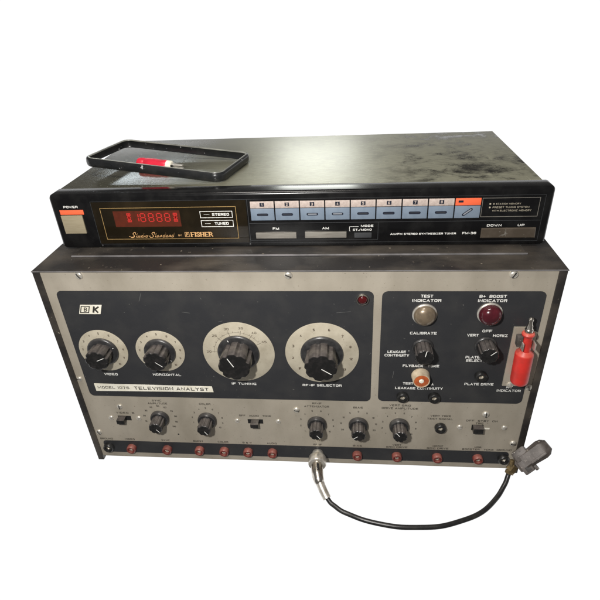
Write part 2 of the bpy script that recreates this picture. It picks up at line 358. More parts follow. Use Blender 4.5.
# case: side walls with folded front edge, top sheet, back
c = MB()
c.box(-220, -213.6, -1.2, 250, 0, H-0.9, 0.9); c.box(213.6, 220, -1.2, 250, 0, H-0.9, 0.9)
c.box(-213.6, 213.6, 6, 249, 3, 5, 0.3); c.box(-213.6, 213.6, 247, 249, 5, H-2)
case = part('case', c, 'shell', A)
c = MB(); c.box(-220.4, 220.4, -1.6, 250.4, H-0.9, H+0.1, 0.45, 3)
lid = part('lid', c, 'shell', case)
c = MB()
prof = [(27.5, 0.0), (29.3, 1.3), (31, 1.4)]
rings = []
for (y, z), ins in zip(((26.0, 0.05), (27.6, 1.35), (28.4, 1.5)), (0, 1.6, 2.4)):
    rings.append([(-196.5+ins, y, H+z), (196.5-ins, y, H+z), (196.5-ins, 240-ins, H+z), (-196.5+ins, 240-ins, H+z)])
c.loft(rings); part('raised_panel', c, 'shell', lid)
c = MB(); c.box(-197, 197, 25.4, 26.9, H+0.15, H+1.5, 0.5); part('worn_ridge_edge', c, 'edge', lid)  # lighter grey strip along the front of the raised panel
c = MB(); c.box(-219.6, 219.6, -1.9, -1.2, H-0.5, H+0.25, 0.2); part('worn_front_edge', c, 'edge', lid)  # lighter grey strip along the lid's front edge
# front panel
c = MB(); c.prism([(-213.6, 6), (213.6, 6), (213.6, 230), (-213.6, 230)], -1.6, 0)
c.box(-213.0, 213.0, 0.5, 9, 4.6, 6.0, 0.4)
panel = part('front_panel', c, 'panel', A)
# the charcoal fields
def field(poly_args, lab):
    c = MB(); c.prism(rrect(*poly_args), 0.0, 0.25); return part('painted_field', c, 'charcoal', A, label=lab)
f1 = field((-205, 71, 91, 211.2, 5), 'large charcoal field with the four dials')
f2 = field((77.8, 208.3, 91.8, 211.2, 5), 'charcoal field with the indicator lamps')
c = MB(); c.prism(rrect(-208.5, 207.8, 12, 28.8, 4), 0.0, 0.25)
strip = part('jack_strip', c, 'charcoal', A, label='narrow charcoal strip with the row of jacks')
# scratches
for x0, z0, x1, z1 in ((-131.5, 201, -129, 207), (-128.9, 207.2, -128.2, 209), (-188, 94, -186.4, 94.6), (-64, 180, -60, 181), (40, 190, 52, 191.3), (90, 120, 91, 128), (-95, 190, -88, 189)):
    part('scratch', MB().strip([(x0, z0), ((x0+x1)/2+.2, (z0+z1)/2), (x1, z1)], 0.22, 0.30), 'scratch', f1, flat=True)

# ---- dials
def dial(x, z, R, kind):
    c = MB(); c.lathe([(R, 0.2), (R, 0.55), (R-0.3, 0.7)], n=64)
    dp = part('dial_plate', c, 'cream', A, (x, 0, z))
    t = MB()
    if kind == 'if':
        for a, s in ((178, '20'), (137, '25'), (108, '30'), (80, '35'), (54, '40'), (27, '45')):
            r = math.radians(a); t.word(s, 27.3*math.cos(r), 27.3*math.sin(r), 2.3, 4.4, 0.02, 0.75)
            t.strip([(19.4*math.cos(r), 19.4*math.sin(r)), (24.3*math.cos(r), 24.3*math.sin(r))], 0.35, 0.75)
        for a in range(33, 176, 13):
            r = math.radians(a); t.strip([(22.2*math.cos(r), 22.2*math.sin(r)), (23.6*math.cos(r), 23.6*math.sin(r))], 0.3, 0.75)
        for a in range(30, 176, 5):
            r0, r1 = math.radians(a), math.radians(a+5)
            t.strip([(22.2*math.cos(r0), 22.2*math.sin(r0)), (22.2*math.cos(r1), 22.2*math.sin(r1))], 0.2, 0.76)
    elif kind == 'rf':
        for k, s in enumerate(('IF', '2', '3', '4', '5', '6', '7', '8', '12', '13')):
            r = math.radians(220-k*29); t.word(s, 26.6*math.cos(r), 26.6*math.sin(r), 2.6, None, 0.05, 0.75)
    else:
        for k in range(11):
            r = math.radians(232-k*28.3); t.word(str(k), (R-3.6)*math.cos(r), (R-3.6)*math.sin(r), 2.2, None, 0.04, 0.75)
    part('dial_marking', t, 'brown_ink', dp, flat=True)
for args in ((-177.2, 147, 23.3, 'v'), (-122.7, 147, 23.0, 'v'), (-49.2, 146.8, 33.0, 'if'), (26.5, 146.8, 33.0, 'rf')): dial(*args)

# ---- knobs
def knob_mesh(r, d0, d1, lobes, amp):
    def rf(a, d): 
        k = max(0.0, math.cos(lobes*a)); return 1-amp*(k**1.3)
    n = lobes*12; c = MB()
    c.lathe([(r*0.97, d0), (r*1.0, d0+0.6*(d1-d0)), (r*0.99, d1-1.2), (r*0.96, d1-0.35), (r*0.90, d1)], n=n, rf=rf, cap1=False)
    c.lathe([(r*0.90, d1), (r*0.84, d1-0.12), (r*0.5, d1-0.15), (0.05, d1-0.15)], n=n, rf=rf, cap0=False)
    return c.mesh('knob', 'knob')
def skirt_mesh(r, d1):
    c = MB(); c.lathe([(r*0.99, 0.3), (r, 0.6), (r, d1*0.5), (r*0.985, d1*0.7), (r*0.90, d1), (r*0.5, d1+0.1)], n=56); return c.mesh('skirt', 'knob_skirt')
KT = {'large': (14.4, 3.0, 22.0, 8, 0.11, 19.2, 3.0), 'medium': (10.9, 3.2, 16.0, 8, 0.11, 14.8, 3.2),
      'small': (6.9, 4.6, 16.0, 8, 0.10, 9.5, 4.6), 'plain': (8.0, 1.5, 15.5, 10, 0.08, 9.4, 2.2)}
KM = {k: (knob_mesh(*v[:5]), skirt_mesh(v[5], v[6])) for k, v in KT.items()}
def knob(x, z, kind, ang, lab, base=0.5):
    r, d0, d1, _, _, rs, ds = KT[kind]
    a = math.radians(ang)
    k = link('knob', KM[kind][0], A, (x, -base, z), (0, -a, 0), lab); link('skirt', KM[kind][1], k); a = 0.0; c = MB()
    if kind in ('large', 'medium'):
        c.strip([(0.05*r*math.cos(a), 0.05*r*math.sin(a)), (0.76*r*math.cos(a), 0.76*r*math.sin(a))], r*0.055, d1+0.03)
        c.strip([((r+1.0)*math.cos(a), (r+1.0)*math.sin(a)), ((rs*0.9)*math.cos(a), (rs*0.9)*math.sin(a))], r*0.055, ds+0.12)
    else:
        c.strip([(0.15*r*math.cos(a), 0.15*r*math.sin(a)), (0.86*r*math.cos(a), 0.86*r*math.sin(a))], 0.65, d1+0.03)
    part('pointer', c, 'white', k, flat=True)
knob(-177.2, 147, 'medium', 24, 'video knob, its pointer turned up to the right', 0.6)
knob(-122.7, 147, 'medium', -40, 'horizontal knob, its pointer turned down to the right', 0.6)
knob(-49.2, 147, 'large', 118, 'knob of the dial with long tick marks', 0.6)
knob(26.5, 147, 'large', -34, 'large knob nearest the small red lamp', 0.6)
SM = ((-138.9, 63.5, -52), (-90.3, 62.5, -58), (19.6, 61, -52), (60.0, 61, 218), (99.2, 61, 126))
for x, z, a in SM: knob(x, z, 'small', a, None, 0.0)
knob(114.6, 154.8, 'plain', 80, 'knob between the calibrate and flyback yoke markings', 0.2)
knob(167.4, 157.4, 'plain', 44, 'knob below the dark red lamp', 0.2)

# ---- small knob scales and all dark printing on the metal
D = 0.06
def scale(x, z, R, labs, a0=222, a1=-42, h=2.0):
    t = MB()
    for k, s in enumerate(labs):
        a = math.radians(a0+(a1-a0)*k/(len(labs)-1)); t.word(s, x+R*math.cos(a), z+R*math.sin(a), h, None, 0.03, D)
    part('knob_scale', t, 'black_ink', panel, flat=True)
scale(-138.9, 62.5, 16.5, ('0', '10', '20', '30', '40', '50', '60', '70', '80', '90', '100'))
scale(-90.3, 62.0, 15.5, [str(k) for k in range(11)])
scale(19.6, 61.0, 16.5, [str(k) for k in range(1, 11)])
scale(60.0, 60.5, 17.0, ('20', '15', '10', '5', '0', '5', '10', '15', '20'), 205, -25)
scale(99.2, 60.5, 16.5, [str(k) for k in range(1, 11)])
for s, x, z, w in (('SYNC', -138.4, 86.1, 9.5), ('AMPLITUDE', -138.2, 82.4, 20), ('COLOR', -90.2, 82.9, 11.5), ('RF-IF', 20.2, 86.9, 9), ('ATTENUATOR', 19.8, 82.9, 24),
                   ('BIAS', 59.5, 82.7, 9), ('VERT GRID', 98.9, 86.6, 20), ('DRIVE AMPLITUDE', 98.9, 82.9, 34), ('VERT YOKE', 137.6, 74.4, 19), ('TEST SIGNAL', 137.2, 70.6, 24),
                   ('OFF   AUDIO   TONE', -41.5, 68.9, 32), ('VIDEO  B', -174.6, 68.8, 19), ('OFF  STBY  ON', 176.2, 69.2, 29), ('TRIG', 174.5, 65.9, 7),
                   ('GROUND', -203.6, 31.4, 14), ('VIDEO', -178.2, 31.4, 10.5), ('SYNC', -139.4, 31.2, 9), ('BURST', -104.6, 31.4, 10.5), ('COLOR', -78.4, 31.2, 11),
                   ('B & W', -53.1, 31.3, 9.5), ('AUDIO', -27.6, 31.2, 10), ('RF-IF', 19.4, 31.3, 8.5), ('BIAS', 59.4, 31.3, 9), ('VERT', 98.6, 34.0, 8.5), ('GRID DRIVE', 98.6, 31.0, 21),
                   ('HORIZ', 138.6, 34.0, 10), ('GRID DRIVE', 138.6, 31.0, 21), ('HOR.', 177.5, 34.0, 7), ('BOOSTER   YOKE', 177.4, 31.0, 30), ('GROUND', 202.4, 31.2, 14)):
    part('dark_lettering', MB().word(s, x, z, 2.25, w, 0.03, D), 'black_ink', panel, flat=True)
# ---- white printing
def letters(parent, rows, h=2.7):
    for r in rows:
        s, x, z, w = r[:4]; part('white_lettering', MB().word(s, x, z, r[4] if len(r) > 4 else h, w, 0.055, 0.32), 'white', parent, flat=True)
letters(f1, (('VIDEO', -177.0, 119.0, 13.5), ('HORIZONTAL', -121.5, 119.4, 27.5), ('IF TUNING', -48.2, 110.0, 23.5), ('RF-IF SELECTOR', 25.8, 109.8, 36.5)))
letters(f2, (('TEST', 114.2, 206.7, 10), ('INDICATOR', 114.3, 202.5, 23.5), ('CALIBRATE', 114.0, 169.8, 22.5), ('LEAKAGE', 92.5, 149.6, 16), ('.', 103.0, 151.6, 1.2, 2.4), ('CONTINUITY', 92.8, 145.8, 21.5),
             ('FLYBACK   YOKE', 114.6, 134.3, 32), ('TEST', 104.6, 113.9, 9.5), ('A', 126.5, 113.3, 2), ('LEAKAGE CONTINUITY', 114.6, 108.3, 43),
             ('B+  BOOST', 166.8, 206.6, 21.5), ('INDICATOR', 166.9, 202.5, 23), ('OFF', 166.8, 172.5, 8), ('VERT', 155.6, 168.1, 9.5), ('HORIZ', 178.2, 167.9, 12),
             ('PLATE', 158.2, 144.8, 12), ('SELECT', 160.0, 141.0, 14), ('PLATE DRIVE', 167.5, 114.4, 25.5), ('HV', 194.6, 111.2, 5.5, 2.2), ('INDICATOR', 194.6, 107.4, 21)))
# ---- badge and name plate
c = MB(); c.prism([(-189.5, 187.8), (-169.6, 187.8), (-166.2, 197.2), (-186.1, 197.2)], 0.25, 0.7); bd = part('badge', c, 'plate', A)
t = MB(); sh = lambda z: (z-192.5)*0.36
def sq(x0, x1, z0, z1, w):
    for a, b, c0, c1 in ((x0, x1, z0, z0+w), (x0, x1, z1-w, z1), (x0, x0+w, z0+w, z1-w), (x1-w, x1, z0+w, z1-w)):
        t.bm.faces.new([t.V(p) for p in ((a+sh(c0), -0.74, c0), (b+sh(c0), -0.74, c0), (b+sh(c1), -0.74, c1), (a+sh(c1), -0.74, c1))])
sq(-187.0, -178.6, 188.8, 196.2, 0.9)
t.text('B', -182.6, 192.5, 4.2, 3.8, 0.02, 0.75, shear=0.3); t.stroke([(-175.6, 189.9), (-173.8, 195.1)], 1.7, 0.75); t.stroke([(-170.0, 195.1), (-174.0, 192.4)], 1.5, 0.76); t.stroke([(-173.6, 192.8), (-171.8, 189.9)], 1.7, 0.77)
part('badge_marking', t, 'black_ink', bd, flat=True)
c = MB(); c.prism([(-197, 97.8), (-79, 99.0), (-79.8, 105.8), (-197.2, 107.0)], 0.25, 0.65); npl = part('name_plate', c, 'plate', A)
t = MB(); t.word('MODEL 1076', -194.5, 102.5, 3.2, 32, 0.02, 0.70, 'L'); part('name_lettering', t, 'black_ink', npl, flat=True)
t = MB(); t.word('TELEVISION ANALYST', -157.5, 102.4, 3.9, 74, 0.035, 0.70, 'L'); part('name_lettering', t, 'black_ink', npl, flat=True)

# ---- lamps
def lamp(x, z, lab, ring, rr, lens, rl, hgt, rm='chrome'):
    c = MB(); c.lathe([(rr, 0.2), (rr, 1.4), (rr*0.93, 2.1), (rr*0.80, 2.2)], n=48, cap1=False); b = part('lamp_bezel', c, rm, A, (x, 0, z), label=lab)
    pr = [(rl, 1.0), (rl, hgt*0.35)]+[(rl*math.cos(a), hgt*0.35+hgt*0.65*math.sin(a)) for a in [i*math.pi/2/9 for i in range(1, 9)]]+[(0.05, hgt)]
    c = MB(); c.lathe(pr, n=48); part('lens', c, lens, b)
lamp(113.6, 189.0, 'cloudy amber indicator lamp', 0, 10.3, 'lens_amber', 9.2, 8.5, 'silver')
lamp(166.2, 190.4, 'dark red indicator lamp', 0, 10.2, 'lens_red', 9.2, 10.5, 'silver')
lamp(61.8, 203.4, 'tiny ruby lamp in the corner of the field', 0, 5.4, 'lens_small', 3.9, 3.4)
# push button with orange insert
c = MB(); c.lathe([(8.2, 0.3), (8.2, 2), (7.8, 3.2), (7.6, 8.0), (7.2, 8.7), (6.5, 8.7), (6.3, 7.4)], n=44, cap1=False); pb = part('push_button', c, 'bone', A, (115.0, 0, 123.4))
c = MB(); c.lathe([(6.4, 7.0), (6.4, 8.2), (5.6, 8.6), (2.6, 8.6), (2.4, 7.6)], n=32); part('orange_insert', c, 'orange', pb)
c = MB(); c.lathe([(2.3, 7.4), (2.3, 8.6), (1.6, 9.4), (0.1, 9.6)], n=20); part('button_tip', c, 'plate', pb)

# ---- jacks
def jack_meshes(m, r, d):
    c = MB(); c.lathe([(r, 0.1), (r*1.02, d*0.4), (r*0.97, d*0.85), (r*0.86, d), (r*0.58, d), (r*0.50, d*0.7), (r*0.48, 0.6)], n=36, cap1=False); a = c.mesh('jack', m)
    c = MB(); c.lathe([(r*0.47, 0.5), (r*0.47, d*0.55), (r*0.34, d*0.62), (r*0.2, d*0.35)], n=20, cap1=True); b = c.mesh('socket', 'silver'); return a, b
JR = jack_meshes('red_jack', 4.9, 5.0); JB = jack_meshes('black', 5.4, 4.5)
for x, z in ((-178.0, 19.6), (-139.2, 19.4), (-104.4, 19.7), (-78.2, 19.5), (-53.0, 19.4), (-27.6, 19.3), (59.4, 19.6), (99.0, 19.6), (138.8, 19.7), (178.3, 19.9)):
    j = link('jack', JR[0], A, (x, -0.2, z), None, 'red plastic jack'); link('socket', JR[1], j)
for x, z in ((-203.0, 20.2), (203.0, 20.4), (100.2, 98.6), (129.0, 98.6), (167.6, 124.6), (138.2, 60.4)):
    j = link('jack', JB[0], A, (x, -0.2, z), None, 'black plastic jack'); link('socket', JB[1], j)

# ---- screws
c = MB(); c.lathe([(2.9, 0.0), (2.9, 0.5), (2.5, 1.2), (1.5, 1.7), (0.05, 1.85)], n=24); SCR = c.mesh('screw', 'screw')
c = MB(); c.box(-2.2, 2.2, -1.95, -1.1, -0.35, 0.35); SLOT = c.mesh('screw_slot', 'hole')
c = MB(); c.lathe([(2.7, 0.0), (2.6, 0.6), (1.9, 1.3), (0.05, 1.6)], n=22); RIV = c.mesh('rivet', 'screw')
for x, z, s in ((-178.9, 226.6, 1.15), (0.8, 226.4, 1.15), (179.6, 226.6, 1.15), (-210.4, 112.3, 0.85), (-178.2, 77.4, 1), (-209.2, 41, 1), (0.2, 78.2, 1.05), (178.6, 78.0, 1.1), (209.2, 41.0, 1.05), (211.2, 111.5, 1.0)):
    o = link('screw', SCR, A, (x, 0, z)); o.scale = (s*1.04, s*1.04, s*1.04); a = link('screw_slot', SLOT, o); a.rotation_euler = (0, random.uniform(0, 3.1), 0)
for x, z in ((-191, 61.6), (-161.6, 61.9), (-60.1, 61.8), (-18.7, 62.2), (156.6, 60.8), (198.0, 61.2)): link('rivet', RIV, A, (x, 0, z))
c = MB(); c.lathe([(0.9, 0.05), (0.8, 0.1)], n=14); part('pin_hole', c, 'hole', A, (-124.0, 0, 40.6))

# ---- slide switches
def switch(x0, x1, z0, z1, lx0, lx1, d, lab, lz=0.4):
    c = MB(); c.prism([(x0, z0), (x1, z0), (x1, z1), (x0, z1)], 0.0, 0.12); s = part('slide_switch', c, 'hole', A, label=lab)
    c = MB(); c.box(lx0, lx1, -d, 0.0, z0+lz, z1-lz*0.3, 0.6); part('lever', c, 'knob', s)
switch(-183.5, -169.8, 58.6, 64.6, -182.6, -174.6, 7.0, 'slide switch pushed to the left')
switch(-49.4, -34.0, 58.6, 64.2, -45.8, -37.8, 7.5, 'slide switch standing in its middle')
switch(167.6, 178.6, 57.2, 64.2, 168.4, 177.6, 6.0, 'slide switch at the right')
c = MB(); c.quad(179.2, 184.6, 58.6, 60.6, 0.08); part('switch_mark', c, 'plate', panel, flat=True)

# ---- probe bracket
c = MB(); c.prism([(187.6, 113.8), (206.5, 113.8), (207.5, 172), (200.6, 174), (200.2, 177.2), (187.8, 177.2)], 0.25, 1.4)
br = part('probe_bracket', c, 'panel', A)
for zc, w in ((166.5, 4.8),):
    c = MB()
    for sg in (-1, 1):
        c.box(197.5+sg*w-0.5, 197.5+sg*w+0.5, -16, -1.0, zc-3.6, zc+3.6, 0.3)
    part('spring_clip', c, 'silver', br)
c = MB(); c.lathe([(3.0, 1.3), (2.9, 2.2), (1.8, 2.9), (0.05, 3.1)], n=24); sc = part('bracket_screw', c, 'screw', br, (194.2, 0, 115.2))
o = link('bracket_screw', SCR, br, (211.4, 0.2, 112.4)); 

# ================================================================= THE RED PROBE (clipped to the panel)
PB = thing('test_probe', 'red plastic probe with a bare metal tip clipped upright to the right of the panel', 'probe', (198, -9.5, 115))
PB.rotation_euler = (0, math.radians(-1.0), 0)
def vlathe(prof, n=32):                             # (radius, height) about a vertical axis
    c = MB(); c.loft([[(r*math.cos(2*math.pi*i/n), r*math.sin(2*math.pi*i/n), h) for i in range(n)] for r, h in prof]); return c
part('probe_body', vlathe([(6.4, 10.5), (7.2, 11.5), (7.5, 14), (7.5, 41.0), (7.1, 42.4), (4.4, 44.6), (4.2, 45.0)], 40), 'red', PB)
part('probe_neck', vlathe([(4.2, 44.6), (4.1, 52), (4.0, 58), (3.9, 59), (5.0, 60.2), (5.2, 61.6), (4.6, 62.6), (3.2, 63)]), 'red', PB)
part('probe_collar', vlathe([(3.2, 62.8), (3.4, 63.5), (3.4, 66), (2.6, 67), (2.4, 70), (1.8, 71), (1.6, 74), (2.0, 74.4), (2.0, 76), (0.8, 77.4)]), 'chrome', PB)
c = MB(); c.box(-8.6, -4.2, -3, 2.5, 50, 60, 0.6); part('side_tab', c, 'grey_plug', PB)

# ================================================================= THE TUNER
YF = 41.85
T = thing('stereo_tuner', 'slim black stereo tuner with blue preset keys and a dusty lid', 'tuner', (0, YF, H+1.5))
zt = lambda z: z-H-1.5
c = MB()
# lid with folded front edge and side walls
c.box(-210, 210, 19, 191.5, 2, 50.2, 0.8, 3)
lid2 = part('case_lid', c, 'tuner_top', T)
# fascia: rounded block
c = MB()
def fas(ins, z1, rtop):
    return rrect(-212.2+ins, 215.0-ins, 0.2+ins*0.3, z1-ins, rtop)
c.loft([[(x, 20, z) for x, z in fas(0.6, 50.4, 3.4)], [(x, 17, z) for x, z in fas(0, 50.8, 3.6)], [(x, 3, z) for x, z in fas(0, 50.8, 3.6)],
        [(x, 1.4, z) for x, z in fas(0.5, 50.8, 3.6)], [(x, 0.4, z) for x, z in fas(1.6, 50.8, 3.4)], [(x, 0, z) for x, z in fas(3.0, 50.8, 3.0)]])
fascia = part('fascia', c, 'face', T)
# trim lines moulded in the fascia
t = MB()
t.rectline(-175, 208.2, zt(236.2), zt(276.8), 0.28, 0.06)
t.quad(-36.4, -36.0, zt(236.4), zt(276.6), 0.07)
t.quad(-35.8, 208, zt(254.6), zt(255.0), 0.07); t.quad(-35.8, 75, zt(238.6), zt(238.9), 0.07); t.quad(75, 75.3, zt(238.6), zt(254.6), 0.07)
part('trim_line', t, 'groove', fascia, flat=True)
# power
c = MB(); c.box(-204.8, -185.0, -1.2, 0.5, zt(247.4), zt(264.6), 0.5)
pw = part('power_button', c, 'button', T)
c = MB(); c.box(-204.8, -183.0, -0.5, 0.5, zt(265.2), zt(269.5), 0.2); part('orange_strip', c, 'key_orange', T)
# display window
c = MB(); c.box(-174.4, -37.2, -0.25, 0.5, zt(237.0), zt(276.2), 0.1); win = part('display_window', c, 'window', T)
t = MB(); t.rectline(-167.6, -46.3, zt(241.0), zt(270.8), 0.42, 0.30); part('gold_border', t, 'gold', win, flat=True)
c = MB(); c.prism([(-156.4, zt(253.1)), (-96.4, zt(252.9)), (-96.2, zt(267.8)), (-156.4, zt(267.8))], 0.25, 0.30); dsp = part('display', c, 'display', win)
t = MB()
def seg(cx, cz, w, h, segs):
    k = 0.9; x0, x1, z0, z1 = cx-w/2, cx+w/2, cz-h/2, cz+h/2
    P = {'a': (x0+.5, z1, x1-.5, z1), 'g': (x0+.5, cz, x1-.5, cz), 'd': (x0+.5, z0, x1-.5, z0), 'f': (x0, cz+.4, x0, z1-.4), 'b': (x1, cz+.4, x1, z1-.4), 'e': (x0, z0+.4, x0, cz-.4), 'c': (x1, z0+.4, x1, cz-.4),
         'x': (x0+.6, z0+.6, x1-.6, z1-.6), 'y': (x0+.6, z1-.6, x1-.6, z0+.6), 'i': (cx, z0+.4, cx, z1-.4)}
    for s in segs: a = P[s]; t.strip([(a[0], a[1]), (a[2], a[3])], k, 0.34)
DZ = zt(261.6)
seg(-142.6, DZ, 4.6, 7.4, 'adxygi'); seg(-135.6, DZ, 3, 7.4, 'bc')
for x in (-130.0, -122.6, -115.2, -107.9): seg(x, DZ, 4.2, 7.4, 'abcdefg')
seg(-100.6, DZ, 4.6, 7.4, 'adxygi')
part('digits', t, 'digit', dsp, flat=True)
t = MB()
for z0, z1, s in ((260.5, 266.7, 'STEREO'), (252.1, 258.4, 'TUNED')):
    t.rectline(-78.4, -49.7, zt(z0), zt(z1), 0.5, 0.31); t.word(s, -60.2, zt((z0+z1)/2), 2.5, 2.5*len(s), 0.05, 0.31)
    t.strip([(-75, zt((z0+z1)/2)), (-70, zt((z0+z1)/2))], 0.25, 0.31)
part('indicator_lettering', t, 'white', win, flat=True)
# maker's line: a pen-written script, then the name
t = MB()
def pen(pts, x, z, k=1.0, w=0.42, sl=0.35):
    q = []
    P = [Vector((a, b)) for a, b in pts]
    for i in range(len(P)-1):
        p0, p1, p2, p3 = P[max(i-1, 0)], P[i], P[i+1], P[min(i+2, len(P)-1)]
        for s in range(4):
            u = s/4; v = 0.5*((2*p1)+(p2-p0)*u+(2*p0-5*p1+4*p2-p3)*u*u+(3*p1-p0-3*p2+p3)*u**3); q.append(v)
    q.append(P[-1]); t.strip([(x+(v.x+v.y*sl)*k, z+v.y*k) for v in q], w, 0.31)
LET = {'S': ([(-1.2, .9), (-.4, 0), (1.4, .2), (2.0, 1.3), (1.0, 2.4), (.3, 3.4), (1.2, 4.6), (2.5, 4.3), (2.2, 3.5)], 2.6),
       't': ([(0, .2), (.5, 1.0), (.9, 3.6), (.7, 1.0), (1.0, .1), (1.6, .5)], 1.5), 'u': ([(0, .5), (.4, 1.8), (.4, .4), (1.0, .1), (1.6, 1.8), (1.6, .3), (2.2, .4)], 2.1),
       'd': ([(1.6, 1.6), (.7, 1.9), (.1, .8), (.7, 0), (1.5, .8), (2.0, 4.0), (1.7, .5), (2.3, .3)], 2.2), 'i': ([(0, .5), (.4, 1.8), (.4, .3), (1.0, .3)], 0.95),
       'o': ([(1.2, 1.8), (.3, 1.5), (.1, .5), (.9, 0), (1.5, .9), (1.1, 1.8), (2.0, 1.5)], 1.9), 'a': ([(1.5, 1.6), (.6, 1.8), (.1, .7), (.7, 0), (1.4, .9), (1.5, 1.8), (1.6, .3), (2.1, .4)], 2.0),
       'n': ([(0, .1), (.3, 1.8), (.4, .3), (1.1, 1.8), (1.5, 1.4), (1.5, .3), (2.1, .4)], 2.0), 'r': ([(0, .1), (.4, 1.9), (1.0, 1.6), (1.0, .4), (1.6, .4)], 1.5), '-': ([(0.1, 1.2), (1.4, 1.3)], 1.7)}
x = -144.0; KS = 1.06
for ch in 'Studio-Standard':
    pts, adv = LET[ch]; pen(pts, x, zt(242.7), KS, 0.55 if ch == 'S' else 0.42); x += adv*KS*1.28
    if ch == 't': t.strip([(x-2.2, zt(245.7)), (x-0.2, zt(245.9))], 0.3, 0.311)
t.strip([(-146.6, zt(244.0)), (-144.5, zt(243.0)), (-142.0, zt(243.6))], 0.3, 0.312)
t.word('BY', -99.4, zt(244.4), 1.6, 3.0, 0.0, 0.31)
t.rectline(-94.8, -90.8, zt(242.8), zt(247.4), 0.4, 0.31); t.text('F', -92.8, zt(245.1), 3.0, 1.9, 0.02, 0.315)

SER = {'F': [(0, 1.1, 'v'), (0, 3.4, 't'), (0, 2.8, 'm')], 'I': [(0, 1.1, 'v')], 'H': [(0, 1.1, 'v'), (2.5, 3.6, 'v'), (0, 3.6, 'm')], 'E': [(0, 1.1, 'v'), (0, 3.4, 't'), (0, 2.8, 'm'), (0, 3.4, 'b')]}
def fisher(x, ch, z0=zt(243.0), h=4.3):
    w = {'F': 3.3, 'I': 1.2, 'H': 3.7, 'E': 3.3, 'R': 3.8, 'S': 3.0}[ch]
    if ch in SER:
        for a_, b_, k in SER[ch]:
            if k == 'v':
                t.quad(x+a_, x+b_, z0, z0+h, 0.31); t.quad(x+a_-.35, x+b_+.35, z0, z0+.5, 0.32); t.quad(x+a_-.35, x+b_+.35, z0+h-.5, z0+h, 0.32)
            else:
                zz = {'t': h-.55, 'm': h/2-.25, 'b': 0}[k]; t.quad(x+a_, x+b_, z0+zz, z0+zz+.55, 0.33)
    elif ch == 'R':
        t.quad(x, x+1.1, z0, z0+h, 0.31); t.quad(x-.35, x+1.4, z0, z0+.5, 0.32)
        t.stroke([(x, z0+h-.25), (x+2.2, z0+h-.3), (x+2.9, z0+h-1), (x+2.9, z0+h-1.6), (x+2.2, z0+2.2), (x+1, z0+2.2)], 0.75, 0.33); t.stroke([(x+1.9, z0+2.2), (x+3.3, z0+.3)], 0.95, 0.34)
    else:
        t.stroke([(x+2.7, z0+h-1.2), (x+2.2, z0+h-.35), (x+.8, z0+h-.35), (x+.4, z0+h-1.2), (x+1.5, z0+2.2), (x+2.6, z0+1.3), (x+2.2, z0+.35), (x+.7, z0+.35), (x+.3, z0+1.2)], 0.8, 0.33)
    return x+w+0.35
xx = -89.4
for ch in 'FISHER': xx = fisher(xx, ch)

part('maker_lettering', t, 'gold_text', win, flat=True)
# preset keys
kl = MB(); kl.box(-23.1/2, 0, 0, 0, 0, 0) if False else None
x0 = -33.5; pitch = 21.36; kw = 20.3
c = MB(); c.box(0, kw, -1.0, 0.4, zt(257.8), zt(268.3), 0.25); KEY = c.mesh('preset_key', 'key_blue')
c = MB(); c.box(0, kw, -0.7, 0.4, zt(268.8), zt(274.7), 0.15); TAB = c.mesh('number_tab', 'key_pink')
c = MB(); c.box(0, kw, -0.7, 0.4, zt(268.8), zt(274.7), 0.15); TABO = c.mesh('number_tab', 'key_orange')
def pill(l, h, n=6): return rrect(-l/2, l/2, -h/2, h/2, h/2-0.01, n)
c = MB(); c.prism(pill(9.8, 2.3), 0.9, 1.10); SLOTM = c.mesh('key_slot', 'key_mark')
c = MB(); c.prism(pill(7.6, 1.0), 1.10, 1.16); SLOTL = c.mesh('slot_insert', 'key_mark_lit')
c = MB(); c.prism(pill(7.4, 0.5), 1.10, 1.14); SLOTN = c.mesh('slot_insert', 'groove')
for k in range(9):
    X = x0+k*pitch
    ky = link('preset_key', KEY, T, (X, 0, 0)); tb = link('number_tab', TABO if k == 8 else TAB, ky)
    if k == 8:
        s = link('key_slot', SLOTM, ky, (kw*0.5, 0, zt(263.0))); s.rotation_euler = (0, math.radians(-38), 0)
        c2 = link('slot_insert', SLOTL, ky, (kw*0.5, 0, zt(263.0))); c2.rotation_euler = (0, math.radians(-38), 0)
        t = MB(); t.prism(rrect(2.2, 6.2, zt(271.2), zt(273.0), 0.3), 0.65, 0.76); part('tab_mark', t, 'key_mark', ky)
    else:
        link('key_slot', SLOTM, ky, (kw*0.5, 0, zt(263.0)))
        link('slot_insert', SLOTL if k in (2, 3) else SLOTN, ky, (kw*0.5, 0, zt(263.0)))
        t = MB(); t.prism([(kw/2-1.9, zt(270.2)), (kw/2+1.9, zt(270.2)), (kw/2+1.9, zt(273.6)), (kw/2-1.9, zt(273.6))], 0.65, 0.76); part('tab_mark', t, 'key_mark', ky)
        t = MB(); t.word(str(k+1), kw/2, zt(271.9), 2.3, None, 0.04, 0.80); part('tab_number', t, 'key_pink', ky, flat=True)
